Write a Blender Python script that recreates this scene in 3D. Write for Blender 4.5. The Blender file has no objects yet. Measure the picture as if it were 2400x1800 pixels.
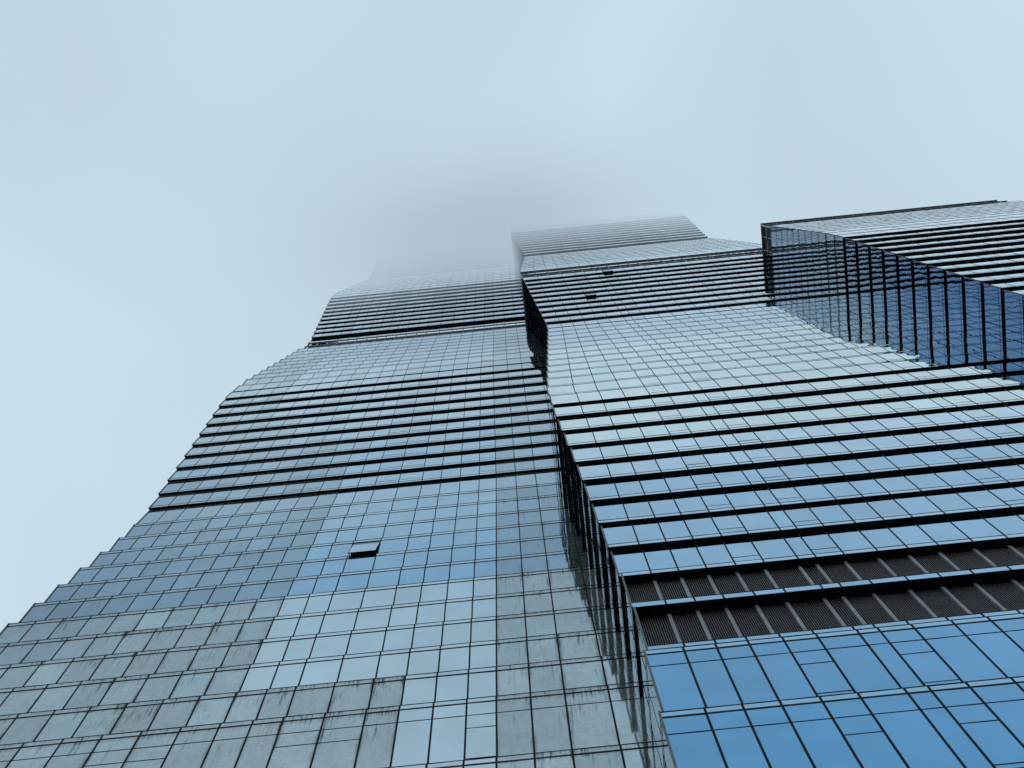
import bpy, math, random
from mathutils import Matrix, Vector

random.seed(7)
H = 4.2                      # storey height in metres; the tables below are in storeys above the eye
EYE = 1.6
scene = bpy.context.scene
col = scene.collection

# ---------------------------------------------------------------- camera
cam_d = bpy.data.cameras.new("camera")
cam_d.sensor_width = 36.0
FPX, PW, PH = 3153.0, 2400.0, 1800.0
cam_d.lens = 36.0 * FPX / PW
cam_d.clip_start, cam_d.clip_end = 0.5, 6000.0
cam = bpy.data.objects.new("camera", cam_d)
col.objects.link(cam)
RU = Vector((0.99506218, 0.09835679, -0.01331134))
RV = Vector((-0.09920634, 0.98147275, -0.16391871))
RW = Vector((-0.0030578, 0.16442988, 0.98638403))
cam.matrix_world = Matrix(((RU.x, -RV.x, -RW.x, 0), (RU.y, -RV.y, -RW.y, 0), (RU.z, -RV.z, -RW.z, EYE), (0, 0, 0, 1)))
scene.camera = cam


def proj(x, y, z):
    """pixel of a point given in storeys relative to the eye (only used to pick the panes that show largest)"""
    p = Vector((x, y, z))
    w = RW.dot(p)
    return PW / 2 + FPX * RU.dot(p) / w, PH / 2 + FPX * RV.dot(p) / w


# ---------------------------------------------------------------- materials
def mat(name):
    m = bpy.data.materials.new(name)
    m.use_nodes = True
    nt = m.node_tree
    nt.nodes.clear()
    return m, nt, nt.nodes, nt.links


def simple(name, rgb, rough=0.5, metallic=0.0, noise=0.25, scale=0.6, spec=0.5):
    m, nt, N, L = mat(name)
    out = N.new("ShaderNodeOutputMaterial")
    b = N.new("ShaderNodeBsdfPrincipled")
    b.inputs["Roughness"].default_value = rough
    b.inputs["Metallic"].default_value = metallic
    b.inputs["Specular IOR Level"].default_value = spec
    tc = N.new("ShaderNodeNewGeometry")
    nz = N.new("ShaderNodeTexNoise")
    nz.inputs["Scale"].default_value = scale
    nz.inputs["Detail"].default_value = 5
    L.new(tc.outputs["Position"], nz.inputs["Vector"])
    mp = N.new("ShaderNodeMapRange")
    mp.inputs["From Min"].default_value, mp.inputs["From Max"].default_value = 0.3, 0.7
    mp.inputs["To Min"].default_value, mp.inputs["To Max"].default_value = 1 - noise, 1 + noise
    L.new(nz.outputs["Fac"], mp.inputs["Value"])
    vm = N.new("ShaderNodeVectorMath")
    vm.operation = "SCALE"
    vm.inputs[0].default_value = rgb
    L.new(mp.outputs["Result"], vm.inputs["Scale"])
    L.new(vm.outputs["Vector"], b.inputs["Base Color"])
    L.new(b.outputs["BSDF"], out.inputs["Surface"])
    return m


def glass_material():
    """coated reflective glazing: tint and dirt come from per-pane attributes, streaks from stretched noise"""
    m, nt, N, L = mat("coated_glass")
    out = N.new("ShaderNodeOutputMaterial")
    at = N.new("ShaderNodeAttribute")
    at.attribute_name = "tint"
    uv = N.new("ShaderNodeAttribute")
    uv.attribute_name = "pane_uv"
    geo = N.new("ShaderNodeNewGeometry")

    def noise(vec, scale, detail=3.0, rough=0.55):
        n = N.new("ShaderNodeTexNoise")
        n.inputs["Scale"].default_value = scale
        n.inputs["Detail"].default_value = detail
        n.inputs["Roughness"].default_value = rough
        L.new(vec, n.inputs["Vector"])
        return n.outputs["Fac"]

    def math_(op, a, b=None, c=None):
        n = N.new("ShaderNodeMath")
        n.operation = op
        for i, v in enumerate((a, b, c)):
            if v is None:
                continue
            if isinstance(v, (int, float)):
                n.inputs[i].default_value = v
            else:
                L.new(v, n.inputs[i])
        return n.outputs[0]

    def rng(v, a, b, c, d):
        n = N.new("ShaderNodeMapRange")
        n.interpolation_type = "SMOOTHSTEP"
        n.inputs["From Min"].default_value, n.inputs["From Max"].default_value = a, b
        n.inputs["To Min"].default_value, n.inputs["To Max"].default_value = c, d
        L.new(v, n.inputs["Value"])
        return n.outputs["Result"]

    sp = N.new("ShaderNodeSeparateXYZ")
    L.new(uv.outputs["Vector"], sp.inputs["Vector"])
    U, V = sp.outputs["X"], sp.outputs["Y"]
    stretch = N.new("ShaderNodeVectorMath")
    stretch.operation = "MULTIPLY"
    stretch.inputs[1].default_value = (9.0, 9.0, 0.25)
    L.new(geo.outputs["Position"], stretch.inputs[0])
    fine = noise(stretch.outputs["Vector"], 1.0, 4.0, 0.6)
    stretch2 = N.new("ShaderNodeVectorMath")
    stretch2.operation = "MULTIPLY"
    stretch2.inputs[1].default_value = (1.1, 1.1, 0.3)
    L.new(geo.outputs["Position"], stretch2.inputs[0])
    coarse = noise(stretch2.outputs["Vector"], 1.0, 2.0)
    grime = noise(geo.outputs["Position"], 3.2, 6.0, 0.7)
    # run-off: strongest under the head of a pane, thinning downwards
    top = rng(V, 0.25, 1.0, 0.15, 1.0)
    edge = math_("MAXIMUM", rng(U, 0.0, 0.14, 1.0, 0.0), rng(U, 0.86, 1.0, 0.0, 1.0))
    streak = math_("MULTIPLY", rng(fine, 0.5, 0.68, 0.0, 1.0), rng(coarse, 0.42, 0.62, 0.0, 1.0))
    streak = math_("MULTIPLY", streak, top)
    streak = math_("ADD", streak, math_("MULTIPLY", edge, rng(coarse, 0.45, 0.65, 0.0, 0.7)))
    streak = math_("ADD", streak, math_("MULTIPLY", rng(V, 0.9, 1.0, 0.0, 0.5), rng(fine, 0.35, 0.6, 0.2, 1.0)))
    dirt = at.outputs["Alpha"]
    streak = math_("MINIMUM", math_("MULTIPLY", streak, dirt), 1.0)

    # slight roller-wave / pillowing of the toughened panes
    wave = N.new("ShaderNodeTexNoise")
    wave.inputs["Scale"].default_value = 0.55
    wave.inputs["Detail"].default_value = 1.0
    L.new(geo.outputs["Position"], wave.inputs["Vector"])
    bump = N.new("ShaderNodeBump")
    bump.inputs["Strength"].default_value = 0.25
    bump.inputs["Distance"].default_value = 0.035
    L.new(wave.outputs["Fac"], bump.inputs["Height"])

    tintv = N.new("ShaderNodeVectorMath")
    tintv.operation = "SCALE"
    L.new(at.outputs["Color"], tintv.inputs[0])
    var = noise(geo.outputs["Position"], 0.35, 2.0)
    L.new(rng(var, 0.3, 0.7, 0.95, 1.05), tintv.inputs["Scale"])
    mir = N.new("ShaderNodeBsdfPrincipled")
    mir.inputs["Metallic"].default_value = 1.0
    L.new(tintv.outputs["Vector"], mir.inputs["Base Color"])
    L.new(math_("MULTIPLY_ADD", dirt, 0.045, 0.012), mir.inputs["Roughness"])
    L.new(bump.outputs["Normal"], mir.inputs["Normal"])

    dc = N.new("ShaderNodeMix")
    dc.data_type = "RGBA"
    dc.inputs["A"].default_value = (0.40, 0.43, 0.41, 1)
    dc.inputs["B"].default_value = (0.045, 0.05, 0.05, 1)
    L.new(streak, dc.inputs["Factor"])
    dif = N.new("ShaderNodeBsdfDiffuse")
    L.new(dc.outputs["Result"], dif.inputs["Color"])
    mx = N.new("ShaderNodeMixShader")
    film = math_("MULTIPLY", dirt, rng(grime, 0.25, 0.75, 0.2, 0.46))
    fac = math_("MINIMUM", math_("ADD", film, math_("MULTIPLY", streak, 0.55)), 0.85)
    L.new(fac, mx.inputs["Fac"])
    L.new(mir.outputs["BSDF"], mx.inputs[1])
    L.new(dif.outputs["BSDF"], mx.inputs[2])
    L.new(mx.outputs["Shader"], out.inputs["Surface"])
    return m


GLASS = glass_material()
FRAME = simple("dark_mullion_metal", (0.009, 0.014, 0.017), 0.65, 0.0, 0.4, 1.5, 0.08)
CORNER = simple("weathered_corner_metal", (0.10, 0.115, 0.11), 0.5, 0.3, 0.3, 1.0)
SOFFIT = simple("black_soffit_panel", (0.012, 0.017, 0.022), 0.75, 0.0, 0.5, 0.8, 0.15)
RECESS = simple("dark_recess_lining", (0.008, 0.009, 0.011), 0.8, 0.0, 0.5, 0.7)
RAIL = simple("grey_metal_rail", (0.5, 0.53, 0.55), 0.45, 0.0, 0.25, 1.2)
BLADE = simple("louver_blade_metal", (0.08, 0.075, 0.085), 0.6, 0.0, 0.25, 1.0)
PIER = simple("grey_pier_metal", (0.30, 0.31, 0.33), 0.5, 0.0, 0.25, 0.9)
ROOF = simple("grey_roof_membrane", (0.2, 0.2, 0.2), 0.9)
PAVE = simple("wet_grey_paving", (0.09, 0.09, 0.095), 0.6, 0.0, 0.3, 0.4)


# ---------------------------------------------------------------- mesh helpers
class MB:
    """collects plain boxes and quads; build() links them as one mesh object (coordinates in storeys, mesh in metres)"""

    def __init__(self):
        self.v, self.f = [], []

    def quad(self, a, b, c, d):
        n = len(self.v)
        self.v += [a, b, c, d]
        self.f.append((n, n + 1, n + 2, n + 3))

    def hexa(self, p):
        n = len(self.v)
        self.v += p
        for q in ((0, 3, 2, 1), (4, 5, 6, 7), (0, 1, 5, 4), (1, 2, 6, 5), (2, 3, 7, 6), (3, 0, 4, 7)):
            self.f.append(tuple(n + i for i in q))

    def box(self, x0, x1, y0, y1, z0, z1):
        self.hexa([(x0, y0, z0), (x1, y0, z0), (x1, y1, z0), (x0, y1, z0),
                   (x0, y0, z1), (x1, y0, z1), (x1, y1, z1), (x0, y1, z1)])

    def post(self, x0, x1, yb, yt, d, z0, z1):
        """upright bar on a pane whose foot is at depth yb and head at yt"""
        self.hexa([(x0, yb - d, z0), (x1, yb - d, z0), (x1, yb + d, z0), (x0, yb + d, z0),
                   (x0, yt - d, z1), (x1, yt - d, z1), (x1, yt + d, z1), (x0, yt + d, z1)])

    def build(self, name, m, parent=None):
        me = bpy.data.meshes.new(name)
        me.from_pydata([(x * H, y * H, z * H + EYE) for x, y, z in self.v], [], self.f)
        me.materials.append(m)
        o = bpy.data.objects.new(name, me)
        col.objects.link(o)
        o.parent = parent
        return o


class Panes:
    """quads of glazing with a tint / dirt attribute and pane coordinates"""

    def __init__(self):
        self.q = []

    def add(self, corners, tint, dirt, v0=0.0, v1=1.0):
        self.q.append((corners, tint, dirt, v0, v1))

    def build(self, name, parent):
        me = bpy.data.meshes.new(name)
        v, f = [], []
        for c, *_ in self.q:
            n = len(v)
            v += [(x * H, y * H, z * H + EYE) for x, y, z in c]
            f.append((n, n + 1, n + 2, n + 3))
        me.from_pydata(v, [], f)
        ca = me.attributes.new("tint", "FLOAT_COLOR", "CORNER")
        ua = me.attributes.new("pane_uv", "FLOAT_VECTOR", "CORNER")
        cd, ud = [], []
        for c, t, d, v0, v1 in self.q:
            cd += [t[0], t[1], t[2], d] * 4
            ud += [0, v0, 0, 1, v0, 0, 1, v1, 0, 0, v1, 0]
        ca.data.foreach_set("color", cd)
        ua.data.foreach_set("vector", ud)
        me.materials.append(GLASS)
        o = bpy.data.objects.new(name, me)
        col.objects.link(o)
        o.parent = parent
        return o


def lerp(a, b, t):
    return tuple(x + (y - x) * t for x, y in zip(a, b))


def interp(tab, z):
    if z <= tab[0][0]:
        return tab[0][1]
    for (a, va), (b, vb) in zip(tab, tab[1:]):
        if z <= b:
            return va + (vb - va) * (z - a) / (b - a)
    return tab[-1][1]


PALE = (0.62, 0.73, 0.79)
BLUE = (0.095, 0.315, 0.55)
NAVY = (0.06, 0.19, 0.42)
GREEN = (0.50, 0.58, 0.56)


def tower_root(name, label, cat, x, y):
    o = bpy.data.objects.new(name, None)
    col.objects.link(o)
    o.location = (0, 0, 0)
    o.empty_display_size = 3
    o["label"], o["category"] = label, cat
    return o


class Tower:
    def __init__(self, name, label, x, y, yback, anchors, tint_fn, side_tint):
        self.root = tower_root(name, label, "skyscraper", x, y)
        self.F = []
        self.yback, self.anchors, self.tint_fn, self.side_tint = yback, anchors, tint_fn, side_tint
        self.cand = []          # (area, quads) of single windows
        self.rest = Panes()
        self.open = set()

    def floor(self, z0, z1, y, xl, xr, kind, lean=0.0, extra=False, slean=0.0):
        self.F.append(dict(z0=z0, z1=z1, y=y, xl=xl, xr=xr, kind=kind, lean=lean, extra=extra, slean=slean))

    def grid(self, xl, xr):
        """mullion lines: the bays next to the left corner stretch with it, the others keep their place"""
        n, widths = self.anchors["first"], self.anchors["widths"]
        x0 = self.anchors["x"]
        fr = self.anchors["fracs"]
        xs = [xl]
        for k in range(n):
            xs.append(xl + (x0 - xl) * sum(fr[:k + 1]) / sum(fr))
        flags = list(self.anchors["first_flags"])
        x, k = x0, 0
        while True:
            w, fl = widths[k % len(widths)]
            x += w
            if x > xr - 0.12:
                break
            xs.append(x)
            flags.append(fl)
            k += 1
        xs.append(xr)
        flags.append(False)
        return xs, flags

    def make(self):
        root, F = self.root, self.F
        base_frame = MB()
        for i, fl in enumerate(F):
            z0, z1, y, xl, xr, kind, lean = (fl[k] for k in ("z0", "z1", "y", "xl", "xr", "kind", "lean"))
            yb, yt = y + lean / 2, y - lean / 2
            below = F[i - 1] if i else None
            above = F[i + 1] if i + 1 < len(F) else None
            fr = MB() if z0 > 8 else base_frame
            h = z1 - z0
            xs, flags = self.grid(xl, xr)
            mw = interp([(12, 0.0245), (18, 0.020), (26, 0.0165), (40, 0.013), (60, 0.011)], z0)
            dp = 0.002
            sl = fl["slean"]
            xlat = lambda z: xl + sl * (1 - (z - z0) / h)
            yat = lambda z: yb + (yt - yb) * (z - z0) / h
            # ---- glass rows
            if kind in ("shingle", "flush"):
                zt = z1 - 0.135
                rows = [(z0 - 0.06, zt, False), (zt, z1, True)]
                bars = [(zt, 0.033)] + ([(z1 - 0.01, 0.016)] if kind == "shingle" else [(z1 - 0.012, 0.014)])
                if fl["extra"]:
                    bars.append((z0 + h * 0.72, 0.014))
            elif kind == "soffit":
                zt = z0 + 0.13
                rows = [(zt, z1, False), (z0 + 0.008, zt, True)]
                bars = [(zt, 0.013), (z0 + 0.008, 0.01), (z1 - 0.01, 0.014)]
            elif kind == "pane":
                rows = [(z0, z1, False)]
                bars = [(z0 + 0.012, 0.008), (z1 - 0.012, 0.008)]
            elif kind == "louver":
                rows = [(z0 + 0.008, z0 + 0.17, True)]
                bars = [(z0 + 0.17, 0.014), (z0 + 0.008, 0.009)]
            else:
                rows, bars = [], []
            for ci in range(len(xs) - 1):
                xa, xb = xs[ci], xs[ci + 1]
                xm = (xa + xb) / 2
                quads = []
                for (ra, rb, strip) in rows:
                    t, d = self.tint_fn(xm, z0, strip, kind)
                    j = [random.gauss(0, 0.0007) for _ in range(4)]
                    k = 1 + random.gauss(0, 0.03)
                    hu = random.gauss(0, 0.02)
                    t = (min(0.97, t[0] * (k + hu)), min(0.97, t[1] * k), min(0.97, t[2] * (k - hu * 0.4)))
                    la, lb = (xlat(ra), xlat(rb)) if ci == 0 else (xa, xa)
                    quads.append(([(la, yat(ra) + j[0], ra), (xb, yat(ra) + j[1], ra), (xb, yat(rb) + j[2], rb), (lb, yat(rb) + j[3], rb)], t, d))
                if (i, ci) in self.open:
                    self.open_window(xa, xb, yb, z0, z1, quads, i, ci)
                elif quads:
                    a = 0.0
                    if kind != "louver" and z0 > 8:
                        c = quads[0][0]
                        pp = [proj(*p) for p in c]
                        cx, cy = sum(p[0] for p in pp) / 4, sum(p[1] for p in pp) / 4
                        if -60 < cx < PW + 60 and -60 < cy < PH + 50 and self.seen(xm, z0):
                            a = abs(sum(pp[q][0] * pp[(q + 1) % 4][1] - pp[(q + 1) % 4][0] * pp[q][1] for q in range(4))) / 2
                    self.cand.append((a, quads))
                # ---- vent bays carry one more transom
                if flags[ci] and kind in ("shingle", "flush", "soffit"):
                    if fl["extra"]:
                        zz = z0 + h * 0.52
                        fr.box(xa + mw / 2, xb - mw / 2, yat(zz) - dp * 0.8, yat(zz) + dp, zz - 0.0085, zz + 0.0085)
                    zz = z0 + 0.13 if kind != "soffit" else z0 + 0.3
                    fr.box(xa + mw / 2, xb - mw / 2, yat(zz) - dp * 0.8, yat(zz) + dp, zz - 0.0085, zz + 0.0085)
            # ---- bars
            if kind not in ("cornice", "louver"):
                for x in xs[1:-1]:
                    fr.post(x - mw / 2, x + mw / 2, yb, yt, dp, max(z0 - (0.06 if kind in ("shingle", "flush") else 0), -0.38), z1)
            elif kind == "louver":
                for x in xs[1:-1]:
                    fr.box(x - mw / 2, x + mw / 2, yb - dp, yb + dp, z0, z0 + 0.17)
            for zz, w in bars:
                fr.box(xlat(zz), xr, yat(zz) - dp * 1.3, yat(zz) + dp, zz - w / 2, zz + w / 2)
            # ---- left flank
            sxs = []
            yy = y
            while yy < self.yback - 0.2:
                sxs.append(yy)
                yy += 0.41
            sxs.append(self.yback)
            if kind != "cornice":
                for a, b in zip(sxs, sxs[1:]):
                    t, d = self.side_tint(z0)
                    k = 1 + random.gauss(0, 0.03)
                    j = [random.gauss(0, 0.0006) for _ in range(4)]
                    self.rest.add([(xl + sl + j[0], b, z0), (xl + sl + j[1], a, z0), (xl + j[2], a, z1), (xl + j[3], b, z1)], tuple(c * k for c in t), d)
                for s in sxs[1:-1]:
                    mh = mw * 0.4
                    fr.hexa([(xl + sl - dp, s - mh, z0), (xl + sl + dp, s - mh, z0), (xl + sl + dp, s + mh, z0), (xl + sl - dp, s + mh, z0),
                             (xl - dp, s - mh, z1), (xl + dp, s - mh, z1), (xl + dp, s + mh, z1), (xl - dp, s + mh, z1)])
                for zz, w in bars[:2]:
                    fr.box(xlat(zz) - dp * 1.1, xlat(zz) + dp, y + 0.02, self.yback, zz - w / 2, zz + w / 2)
                # right flank
                t, d = self.side_tint(z0)
                self.rest.add([(xr, y, z0), (xr, self.yback, z0), (xr, self.yback, z1), (xr, y, z1)], t, d)
                # corner posts
                cm = MB()
            fo = None
            if fr is not base_frame:
                fo = fr.build("window_frame", FRAME, root)
                if kind != "cornice":
                    cp = MB()
                    r = 0.011
                    cp.hexa([(xl + sl - r, yb - r, z0), (xl + sl + r, yb - r, z0), (xl + sl + r, yb + r, z0), (xl + sl - r, yb + r, z0),
                             (xl - r, yt - r, z1), (xl + r, yt - r, z1), (xl + r, yt + r, z1), (xl - r, yt + r, z1)])
                    cp.build("corner_post", CORNER, fo)
            # ---- soffit under this floor wherever it overhangs the one below
            if below and z0 > 8 and ((below["y"] - below["lean"] / 2) - yb > 0.01 or below["kind"] == "louver"):
                s = MB()
                y_in = below["y"] + 0.06
                if below["kind"] == "louver":
                    y_in += 0.16
                s.box(xl + sl + 0.004, xr - 0.004, yb + 0.004, y_in, z0 + 0.002, z0 + 0.05)
                if below["xl"] - xl - sl > 0.004:
                    s.box(xl + sl + 0.004, below["xl"] + 0.06, y_in + 0.002, self.yback, z0 + 0.002, z0 + 0.05)
                s.build("soffit", SOFFIT, root)
            # ---- shingle ledge closing the step behind the upstand
            if above and kind in ("shingle", "flush") and above["y"] + above["lean"] / 2 - yt > 0.005 and z0 > 8:
                led = MB()
                led.box(xl + 0.01, xr - 0.01, yt + 0.012, above["y"] + above["lean"] / 2 + 0.03, z1 - 0.05, z1 - 0.03)
                led.build("ledge", FRAME, fo)
            if kind == "louver":
                self.louvers(fl, xs)
            if kind == "cornice":
                self.cornice(fl, xs)
        if base_frame.f:
            base_frame.build("window_frame", FRAME, root)
        top = F[-1]
        rf = MB()
        rf.box(top["xl"] + 0.02, top["xr"] - 0.02, top["y"] + 0.02, self.yback, top["z1"] - 0.1, top["z1"] - 0.02)
        rf.build("roof", ROOF, root)
        # the hundred windows that show largest are objects, the rest one mesh
        self.cand.sort(key=lambda t: -t[0])
        n_open = len(self.open)
        for k, (a, quads) in enumerate(self.cand):
            p = Panes() if (k < 100 - n_open and a > 0) else self.rest
            for n, (c, t, d) in enumerate(quads):
                p.add(c, t, d, 0.0 if n == 0 else 0.9, 1.0)
            if p is not self.rest:
                p.build("window", root)
        o = self.rest.build("window", root)
        o["kind"] = "stuff"

    def seen(self, x, z):
        return True

    def open_window(self, xa, xb, y, z0, z1, quads, i, ci):
        """top-hung vent swung out at its foot, dark room behind it"""
        dark = self.open_style[(i, ci)]
        ang, frac = dark["out"], dark["frac"]
        hz = z0 + (z1 - z0) * (1 - frac)
        room = MB()
        room.box(xa + 0.01, xb - 0.01, y + 0.004, y + 0.25, z0 + 0.02, z1 - 0.02)
        w = Panes()
        m = 0.012
        top, bot = z1 - 0.03, hz
        if dark["clear"]:
            w.add([(xa + m, y - ang, bot), (xb - m, y - ang, bot), (xb - m, y - 0.012, top), (xa + m, y - 0.012, top)], quads[0][1], quads[0][2])
        else:
            w.add([(xa + m, y - ang, bot), (xb - m, y - ang, bot), (xb - m, y - 0.012, top), (xa + m, y - 0.012, top)], (0.03, 0.035, 0.05), 0.2)
        for c, t, d in quads[1:]:
            w.add(c, t, d)
        o = w.build("window", self.root)
        o["label"] = "vent window swung open at its foot, dark room behind"
        room.build("window_opening", RECESS, o)
        fb = MB()
        for x in (xa + m, xb - m):
            fb.hexa([(x - 0.003, y - ang - 0.004, bot), (x + 0.003, y - ang - 0.004, bot), (x + 0.003, y - ang + 0.012, bot), (x - 0.003, y - ang + 0.012, bot),
                     (x - 0.003, y - 0.015, top), (x + 0.003, y - 0.015, top), (x + 0.003, y, top), (x - 0.003, y, top)])
        fb.box(xa + m, xb - m, y - ang - 0.004, y - ang + 0.012, bot - 0.012, bot)
        fb.build("sash_frame", FRAME, o)

    def louvers(self, fl, xs):
        z0, z1, y = fl["z0"] + 0.176, fl["z1"], fl["y"]
        rec = 0.14
        for k in range(len(xs) - 1):
            xa, xb = xs[k], xs[k + 1]
            if xa > 6.2:
                break
            bl = MB()
            n = max(6, int((xb - xa - 0.05) / 0.025))
            st = (xb - xa - 0.05) / n
            for j in range(n):
                x = xa + 0.025 + st * (j + 0.5)
                bl.box(x - st * 0.2, x + st * 0.2, y + rec, y + rec + 0.02, z0, z1 - 0.003)
            p = bl.build("louver_panel", BLADE, self.root)
            bk = MB()
            bk.quad((xa, y + rec + 0.03, z0), (xb, y + rec + 0.03, z0), (xb, y + rec + 0.03, z1), (xa, y + rec + 0.03, z1))
            bk.build("back_plate", RECESS, p)
            for x in ([xa] if k else [xa + 0.02]):
                pr = MB()
                pr.box(x - 0.02, x + 0.02, y + rec - 0.025, y + rec + 0.02, z0 + 0.002, z1 - 0.004)
                pr.build("louver_post", PIER, self.root)
        far = MB()
        far.quad((6.2, y + rec, z0), (fl["xr"], y + rec, z0), (fl["xr"], y + rec, z1), (6.2, y + rec, z1))
        far.build("louver_panel", BLADE, self.root)

    def cornice(self, fl, xs):
        """open recessed plant storey with pale rails and fins on the front and the left flank"""
        z0, z1, y, xl, xr = (fl[k] for k in ("z0", "z1", "y", "xl", "xr"))
        b = MB()
        b.box(xl + 0.09, xr - 0.05, y + 0.09, self.yback, z0 + 0.01, z1 - 0.01)
        o = b.build("cornice", RECESS, self.root)
        zm = (z0 + z1) / 2
        r = MB()
        for zz in (z0 + 0.02, zm, z1 - 0.03):
            r.box(xl, xr, y, y + 0.045, zz - 0.018, zz + 0.018)
            r.box(xl, xl + 0.045, y + 0.046, self.yback, zz - 0.018, zz + 0.018)
        r.build("rail", RAIL, o)
        for x in xs:
            f = MB()
            f.box(x - 0.016, x + 0.016, y + 0.047, y + 0.089, z0 + 0.04, z1 - 0.05)
            f.build("fin", RAIL, o)
        yy = y + 0.5
        while yy < self.yback:
            f = MB()
            f.box(xl + 0.047, xl + 0.089, yy - 0.012, yy + 0.012, z0 + 0.04, z1 - 0.05)
            f.build("fin", RAIL, o)
            yy += 0.5


# ================================================================ left tower
LX = [(9.0, -8.95), (13.65, -8.75), (20.2, -8.28), (25.2, -7.92), (27.6, -7.93), (28.6, -7.97), (37.6, -8.234), (39.6, -8.17), (48.6, -7.72), (50.4, -7.61),
      (51.6, -7.63), (61.6, -8.04), (63.6, -8.0), (73, -7.3), (76, -7.37), (90, -7.9)]


def PANE_RND(x, z):
    return (math.sin(x * 91.7 + z * 37.3) * 43758.5453) % 1.0


def PANE_VAR(x, z):
    return 0.88 + 0.2 * PANE_RND(x + 3.3, z + 1.7)


def left_tint(x, z, strip, kind):
    # cleaned drops of the facade against the ones still dirty
    if z < 15.9:
        clean = -1.75 < x < -0.61
    elif z < 31.2:
        clean = -3.94 < x < -0.61
    elif z < 45.5:
        clean = -6.45 < x < -0.61 if z > 34 else -5.6 < x < -0.61
    else:
        clean = True
    b = interp([(12, 0.04), (16.3, 0.08), (20.2, 0.22), (20.3, 0.70), (22.2, 0.66), (24, 0.48), (27, 0.50), (31, 0.52), (32.5, 0.22), (37, 0.08), (43, 0.1), (46, 0.28), (49, 0.25), (53, 0.12), (62, 0.06), (80, 0.06)], z)
    pale = lerp((0.50, 0.595, 0.645), PALE, interp([(14, 0), (26, 0.35), (34, 1)], z))
    t = lerp(pale, BLUE, b)
    if not clean:
        t = lerp(lerp(t, GREEN, 0.3 if z < 20.2 or z > 30 else 0.1), (0.17, 0.29, 0.40), interp([(14, 0.08), (20.1, 0.15), (20.3, 0.45), (27, 0.35), (31, 0.2)], z))
        if x < -6.0 and 18 < z < 29:
            t = lerp(t, (0.12, 0.22, 0.36), 0.4 * min(1.0, (-6.0 - x) / 1.5))
        t = tuple(c * PANE_VAR(x, z) for c in t)
    d = 0.0 if clean else interp([(12, 1.0), (19.5, 0.95), (20.3, 0.55), (24, 0.4), (31, 0.25), (40, 0.2), (46, 0.1), (60, 0.0)], z) * (0.75 + 0.4 * PANE_RND(x, z))
    if not clean and x > -0.61 and z < 26:
        d = max(d, 0.6)
    if strip:
        t = lerp(t, (0.5, 0.58, 0.6), 0.35)
    return t, d


left = Tower("glass_skyscraper", "broad left glass tower with dirt-streaked lower panes, its top lost in fog", -3, 6.4, 9.0,
             dict(first=10, x=-3.94, fracs=[1] * 10, first_flags=[False, False, False, True, False, False, False, True, True, False],
                  widths=[(0.395, False), (0.37, False), (0.50, True), (0.50, True), (0.40, False), (0.41, False), (0.40, False), (0.355, True),
                          (0.41, False), (0.41, False), (0.52, False), (0.40, False), (0.40, False)]),
             left_tint, lambda z: (lerp(PALE, BLUE, 0.4), 0.1))
left.seen = lambda x, z: x < 0.9
LXR = 1.35


def lx(z):
    return interp(LX, z)


z = -0.38
while z < 13.6:
    z1 = z + 1.0
    if z > 12.0:
        z1 = 13.65
    left.floor(z, z1, 6.31 + 0.003 * (z - 9), lx((z + z1) / 2), LXR, "shingle", 0.02)
    z = z1
left.floor(13.65, 15.35, 6.345, lx(14.5), LXR, "shingle", 0.045, True, 0.03)
for k in range(11):
    left.floor(15.35 + k, 16.35 + k, 6.362 + 0.0142 * k, lx(15.85 + k), LXR, "shingle", 0.045, False, 0.03)
left.floor(26.35, 27.6, 6.515, lx(27), LXR, "flush")
for k in range(10):
    left.floor(27.6 + k, 28.6 + k, 6.460 - 0.0626 * k, lx(28.1 + k), LXR, "soffit", 0.017)
left.floor(37.6, 38.6, 5.848, lx(38), LXR, "flush")
left.floor(38.6, 39.6, 5.832, lx(39), LXR, "flush")
for k in range(9):
    left.floor(39.6 + k, 40.6 + k, 5.82 + 0.029 * k, lx(40.1 + k), LXR, "shingle", 0.03, False, 0.03)
left.floor(48.6, 50.4, 6.075, lx(49.5), LXR, "cornice")
left.floor(50.4, 51.4, 6.07, lx(50.9), LXR, "pane")
for k in range(10):
    left.floor(51.4 + k, 52.4 + k, 5.98 - 0.055 * k, lx(51.9 + k), LXR, "soffit", 0.016)
left.floor(61.4, 62.4, 5.44, lx(61.9), LXR, "flush")
left.floor(62.4, 63.4, 5.43, lx(62.9), LXR, "flush")
for k in range(9):
    left.floor(63.4 + k, 64.4 + k, 5.44 + 0.022 * k, lx(63.9 + k), LXR, "shingle")
for k in range(10):
    left.floor(72.4 + k, 73.4 + k, 5.58 - 0.055 * k, lx(72.9 + k), LXR, "soffit", 0.016)
# the open vent: third bay right of the clean edge, six shingle storeys up
oi = next(i for i, f in enumerate(left.F) if abs(f["z0"] - 22.35) < 0.01)
left.open = {(oi, 12)}
left.open_style = {(oi, 12): dict(out=0.115, frac=1.0, clear=True)}
left.make()

# ================================================================ middle tower
MXR = 11.3


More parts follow.
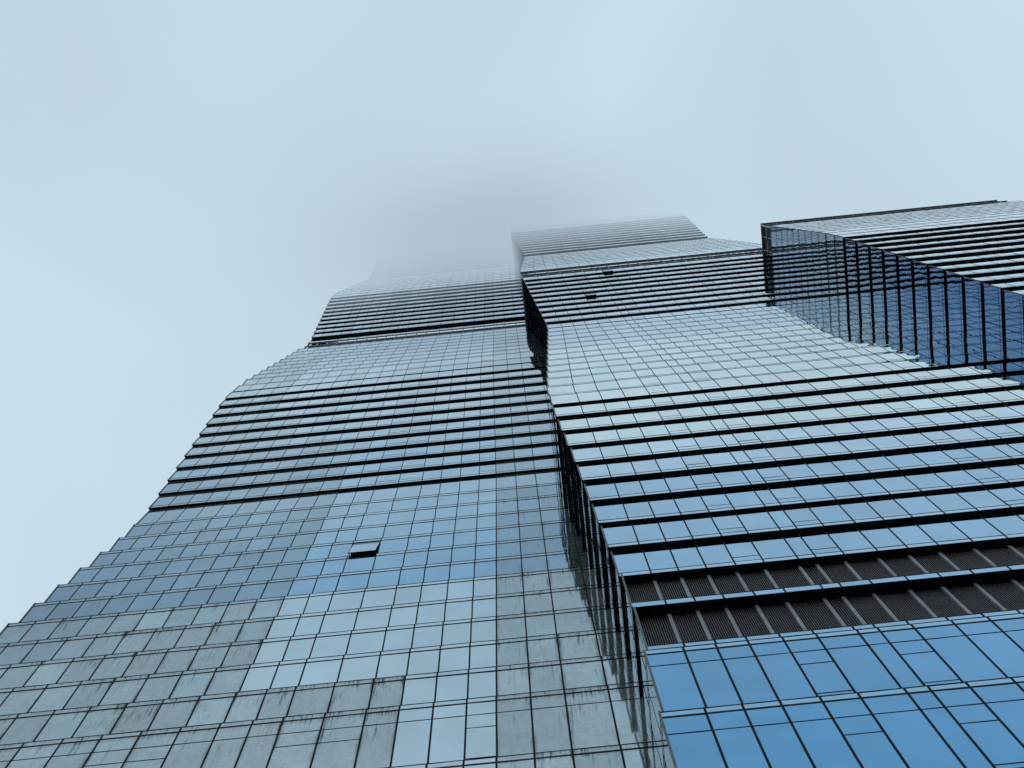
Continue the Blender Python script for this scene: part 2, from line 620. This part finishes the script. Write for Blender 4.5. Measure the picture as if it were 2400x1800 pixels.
def mid_tint(x, z, strip, kind):
    b = interp([(8, 1.0), (13.4, 0.95), (15, 0.72), (17.5, 0.66), (20.1, 0.62), (20.25, 0.30), (21.1, 0.28), (21.25, 0.16), (24, 0.06), (26, 0.02), (31, 0.03), (33.1, 0.08), (33.25, 0.32), (38, 0.3), (39.1, 0.22), (42, 0.14), (52, 0.08), (80, 0.08)], z)
    t = lerp(PALE, BLUE, b)
    if 21.2 < z < 33.2:
        t = lerp(t, (0.67, 0.77, 0.765), 0.7)
    if strip:
        t = lerp(t, (0.62, 0.74, 0.8), 0.3 if kind != "louver" else 0.0)
    if kind == "louver":
        t = lerp(BLUE, PALE, 0.3)
    return t, (0.04 if z < 14 else 0.0)


mid = Tower("glass_skyscraper", "middle glass tower with two dark louvered storeys above deep blue panes", 5, 5, 7.6,
            dict(first=4, x=2.51, fracs=[1.12, 0.94, 0.94, 1.0], first_flags=[False] * 4,
                 widths=[(0.355, True), (0.43, False), (0.22, False), (0.355, True), (0.42, False), (0.38, False), (0.38, False), (0.437, False), (0.437, False), (0.437, False)]),
            mid_tint, lambda z: (lerp((0.30, 0.40, 0.46), BLUE, 0.35), 0.05))


def mf(z0, z1, y, xl, kind, xr=MXR, **k):
    mid.floor(z0, z1, y, xl, xr, kind, **k)


z = -0.38
for n in range(5):
    mf(z, z + 1.716, 5.08 + 0.012 * n, 0.95, "shingle", extra=True)
    z += 1.716
mf(8.2, 10.0, 5.15, 0.98, "shingle", extra=True)
mf(10.0, 11.8, 5.175, 1.02, "shingle", extra=True)
mf(11.8, 13.46, 5.205, 1.06, "shingle", extra=True)
mf(13.46, 14.9, 5.23, 1.10, "louver")
mf(14.9, 16.17, 5.235, 1.075, "louver")
mf(16.17, 17.2, 5.25, 1.032, "soffit", lean=0.022, slean=0.012)
for k, (y, x) in enumerate([(5.195, .984), (5.133, .936), (5.06, .894), (4.988, .851), (4.922, .808), (4.861, .755), (4.799, .703), (4.733, .656)]):
    mf(17.2 + k, 18.2 + k, y - 0.025, x, "soffit", lean=0.022, slean=0.012)
mf(25.2, 26.2, 4.66, 0.64, "flush")
mf(26.2, 27.2, 4.656, 0.62, "shingle", lean=0.01)
for k in range(11):
    mf(27.2 + k, 28.2 + k, 4.66 + 0.0205 * k, 0.655 + 0.0395 * k, "shingle", lean=0.018)
mf(38.2, 39.2, 4.85, 1.055, "flush")
for k in range(10):
    mf(39.2 + k, 40.2 + k, 4.802 - 0.0533 * k, 1.02 - 0.044 * k, "soffit", lean=0.014, slean=0.01)
mf(49.2, 51.2, 4.30, 0.60, "cornice", 10.6)
mf(51.2, 52.2, 4.27, 0.585, "pane", 10.35)
for k in range(10):
    mf(52.2 + k, 53.2 + k, 4.28 + 0.019 * k, 0.60 + 0.041 * k, "shingle", 10.3 - 0.09 * k)
for k in range(11):
    mf(62.2 + k, 63.2 + k, 4.40 - 0.05 * k, 0.96 - 0.043 * k, "soffit", 9.45 + 0.045 * k, lean=0.014)
for k in range(6):
    mf(73.2 + k, 74.2 + k, 3.9 + 0.02 * k, 0.53 + 0.03 * k, "shingle", 9.9 - 0.08 * k)
mid.seen = lambda x, z: x < 10.2
a = next(i for i, f in enumerate(mid.F) if abs(f["z0"] - 43.2) < 0.01)
b = next(i for i, f in enumerate(mid.F) if abs(f["z0"] - 48.2) < 0.01)
mid.open = {(a, 4), (b, 7)}
mid.open_style = {(a, 4): dict(out=0.03, frac=1.0, clear=False), (b, 7): dict(out=0.03, frac=1.0, clear=False)}
mid.make()

# ================================================================ right wing
WXR = 21.0


def wing_tint(x, z, strip, kind):
    b = interp([(8, 0.7), (27, 0.45), (31, 0.2), (35, 0.1), (41, 0.04), (55, 0.06)], z)
    return lerp((0.74, 0.84, 0.87), BLUE, b), 0.0


def wing_side(z):
    b = interp([(19, 0.9), (30, 0.9), (33.5, 0.8), (36, 0.35), (40, 0.3), (46, 0.6), (51, 0.5)], z)
    return lerp((0.33, 0.42, 0.43), NAVY, b), 0.03


wing = Tower("glass_skyscraper", "lower glass wing at right edge with flat dark parapet and blue flank", 14, 3.6, 6.6,
             dict(first=3, x=11.39, fracs=[1, 1, 1], first_flags=[False] * 3,
                  widths=[(0.43, False), (0.43, False), (0.36, False), (0.43, False)]),
             wing_tint, wing_side)


WQ = 0.957                   # the wing's storeys are a little lower than the towers'


def wf(z0, z1, y, xl, kind, xr=WXR, lean=0.0, slean=0.0):
    wing.floor(max(z0 * WQ, -0.38), z1 * WQ, y * WQ, xl * WQ, xr * WQ, kind, lean * WQ, False, slean * WQ)


z = -0.38
while z < 26:
    z1 = min(z + 1.1992, 28.4) if z < 25.5 else 28.4
    wf(z, z1, 3.70 + 0.008 * z, 10.93, "shingle")
    z = z1
wf(z, 28.4, 3.93, 10.92, "flush") if z < 28.3 else None
for i in range(11, -1, -1):
    x, y = (9.93, 3.2) if i == 0 else (9.885 + 0.0885 * i, 3.205 + 0.0655 * i)
    wf(39.4 - i, 40.4 - i, y - (0.018 if i else 0), x, "soffit" if i else "flush", 20.6, lean=0.016 if i else 0.0, slean=0.05 if i else 0.0)
wf(40.4, 41.4, 3.195, 9.915, "shingle", 20.2)
for k in range(9):
    wf(41.4 + k, 42.4 + k, 3.2 + 0.026 * k, 9.90 + 0.016 * k, "shingle", 20.0 - 0.07 * k)
wf(50.4, 52.5, 3.42, 10.07, "cornice", 19.3)
wing.make()

# ================================================================ setting
g = MB()
g.quad((-700, -700, -EYE / H), (700, -700, -EYE / H), (700, 700, -EYE / H), (-700, 700, -EYE / H))
ground = g.build("ground", PAVE)
ground["kind"] = "structure"

# fog bank: absorbing, glowing-with-daylight cloud whose base sits about 235 m up and thickens upwards
FZ0, FZ1, FR = 236.0, 390.0, 900.0
fm, nt, N, L = mat("fog_volume")
out = N.new("ShaderNodeOutputMaterial")
geo = N.new("ShaderNodeNewGeometry")
tc = N.new("ShaderNodeTexCoord")
pos = N.new("ShaderNodeSeparateXYZ")
L.new(tc.outputs["Object"], pos.inputs["Vector"])


def mnode(op, a, b=None):
    n = N.new("ShaderNodeMath")
    n.operation = op
    for i, v in enumerate((a, b)):
        if v is None:
            continue
        if isinstance(v, (int, float)):
            n.inputs[i].default_value = v
        else:
            L.new(v, n.inputs[i])
    return n.outputs[0]


nz = N.new("ShaderNodeTexNoise")
nz.inputs["Scale"].default_value = 0.014
nz.inputs["Detail"].default_value = 3.0
L.new(tc.outputs["Object"], nz.inputs["Vector"])
lift = mnode("MULTIPLY", mnode("SUBTRACT", nz.outputs["Fac"], 0.5), 16.0)
# the cloud base hangs a little lower over the left tower
sag = mnode("MINIMUM", mnode("MAXIMUM", mnode("MULTIPLY", mnode("SUBTRACT", 8.0, pos.outputs["X"]), 0.3), -4.0), 9.0)
lift = mnode("ADD", lift, sag)
hgt = mnode("MAXIMUM", mnode("ADD", pos.outputs["Z"], lift), 0.0)
dens = mnode("MINIMUM", mnode("MULTIPLY", hgt, 0.00061), 0.12)
# towers' shade painted into the fog glow: emission dimmer and cooler around them
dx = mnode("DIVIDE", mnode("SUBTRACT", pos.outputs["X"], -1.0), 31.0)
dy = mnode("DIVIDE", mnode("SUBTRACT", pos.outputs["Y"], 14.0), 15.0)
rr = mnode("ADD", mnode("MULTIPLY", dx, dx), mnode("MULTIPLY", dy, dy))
tower_shade = mnode("EXPONENT", mnode("MULTIPLY", rr, -1.0))
# broad billows: long soft banks plus smaller wisps
nz2 = N.new("ShaderNodeTexNoise")
nz2.inputs["Scale"].default_value = 0.0085
nz2.inputs["Detail"].default_value = 4.0
nz2.inputs["Roughness"].default_value = 0.5
nz2.inputs["Distortion"].default_value = 0.6
L.new(tc.outputs["Object"], nz2.inputs["Vector"])
mott = mnode("ADD", 0.735, mnode("MULTIPLY", nz2.outputs["Fac"], 0.58))
bright = mnode("MULTIPLY", mnode("SUBTRACT", mott, mnode("MULTIPLY", tower_shade, 0.2)), dens)
fc = N.new("ShaderNodeMix")
fc.data_type = "RGBA"
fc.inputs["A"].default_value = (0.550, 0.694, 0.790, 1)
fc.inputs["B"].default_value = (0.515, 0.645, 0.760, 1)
L.new(tower_shade, fc.inputs["Factor"])
glow = bright
va = N.new("ShaderNodeVolumeAbsorption")
va.inputs["Color"].default_value = (0, 0, 0, 1)
L.new(dens, va.inputs["Density"])
em = N.new("ShaderNodeEmission")
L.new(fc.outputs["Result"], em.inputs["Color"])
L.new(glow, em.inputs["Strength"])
add = N.new("ShaderNodeAddShader")
L.new(va.outputs["Volume"], add.inputs[0])
L.new(em.outputs["Emission"], add.inputs[1])
L.new(add.outputs["Shader"], out.inputs["Volume"])
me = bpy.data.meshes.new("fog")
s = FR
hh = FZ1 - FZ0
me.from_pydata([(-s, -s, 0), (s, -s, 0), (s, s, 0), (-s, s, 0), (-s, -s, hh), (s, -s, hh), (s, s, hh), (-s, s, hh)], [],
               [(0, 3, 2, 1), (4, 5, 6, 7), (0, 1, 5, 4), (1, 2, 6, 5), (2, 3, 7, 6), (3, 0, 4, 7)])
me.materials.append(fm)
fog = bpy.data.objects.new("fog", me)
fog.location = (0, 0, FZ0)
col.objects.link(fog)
fog["kind"] = "stuff"
fog["label"] = "pale blue-grey fog bank hiding the sky and the tops of the towers"
fog["category"] = "fog"

# ---------------------------------------------------------------- light
w = bpy.data.worlds.new("World")
scene.world = w
w.use_nodes = True
wn, wl = w.node_tree.nodes, w.node_tree.links
bg = wn["Background"]
sky = wn.new("ShaderNodeTexSky")
sky.sky_type = "NISHITA"
sky.sun_disc = False
EL, AZ = math.radians(50), math.radians(200)
sky.sun_elevation, sky.sun_rotation = EL, AZ
sky.dust_density = 4.0
wl.new(sky.outputs["Color"], bg.inputs["Color"])
bg.inputs["Strength"].default_value = 0.1
sd = bpy.data.lights.new("sun", "SUN")
sd.energy = 1.0
sd.angle = math.radians(20)
sd.color = (1.0, 0.97, 0.93)
sun = bpy.data.objects.new("sun", sd)
col.objects.link(sun)
sdir = Vector((math.sin(AZ) * math.cos(EL), math.cos(AZ) * math.cos(EL), math.sin(EL)))
sun.rotation_euler = sdir.to_track_quat("Z", "Y").to_euler()
sun.location = (0, -60, 120)

scene.view_settings.view_transform = "Standard"
scene.view_settings.look = "None"
scene.view_settings.exposure = 0.0
scene.view_settings.gamma = 1.0
scene.render.engine = "CYCLES"
scene.cycles.volume_step_rate = 0.1
scene.cycles.volume_max_steps = 512
scene.cycles.max_bounces = 6
scene.cycles.glossy_bounces = 4
scene.cycles.use_denoising = False
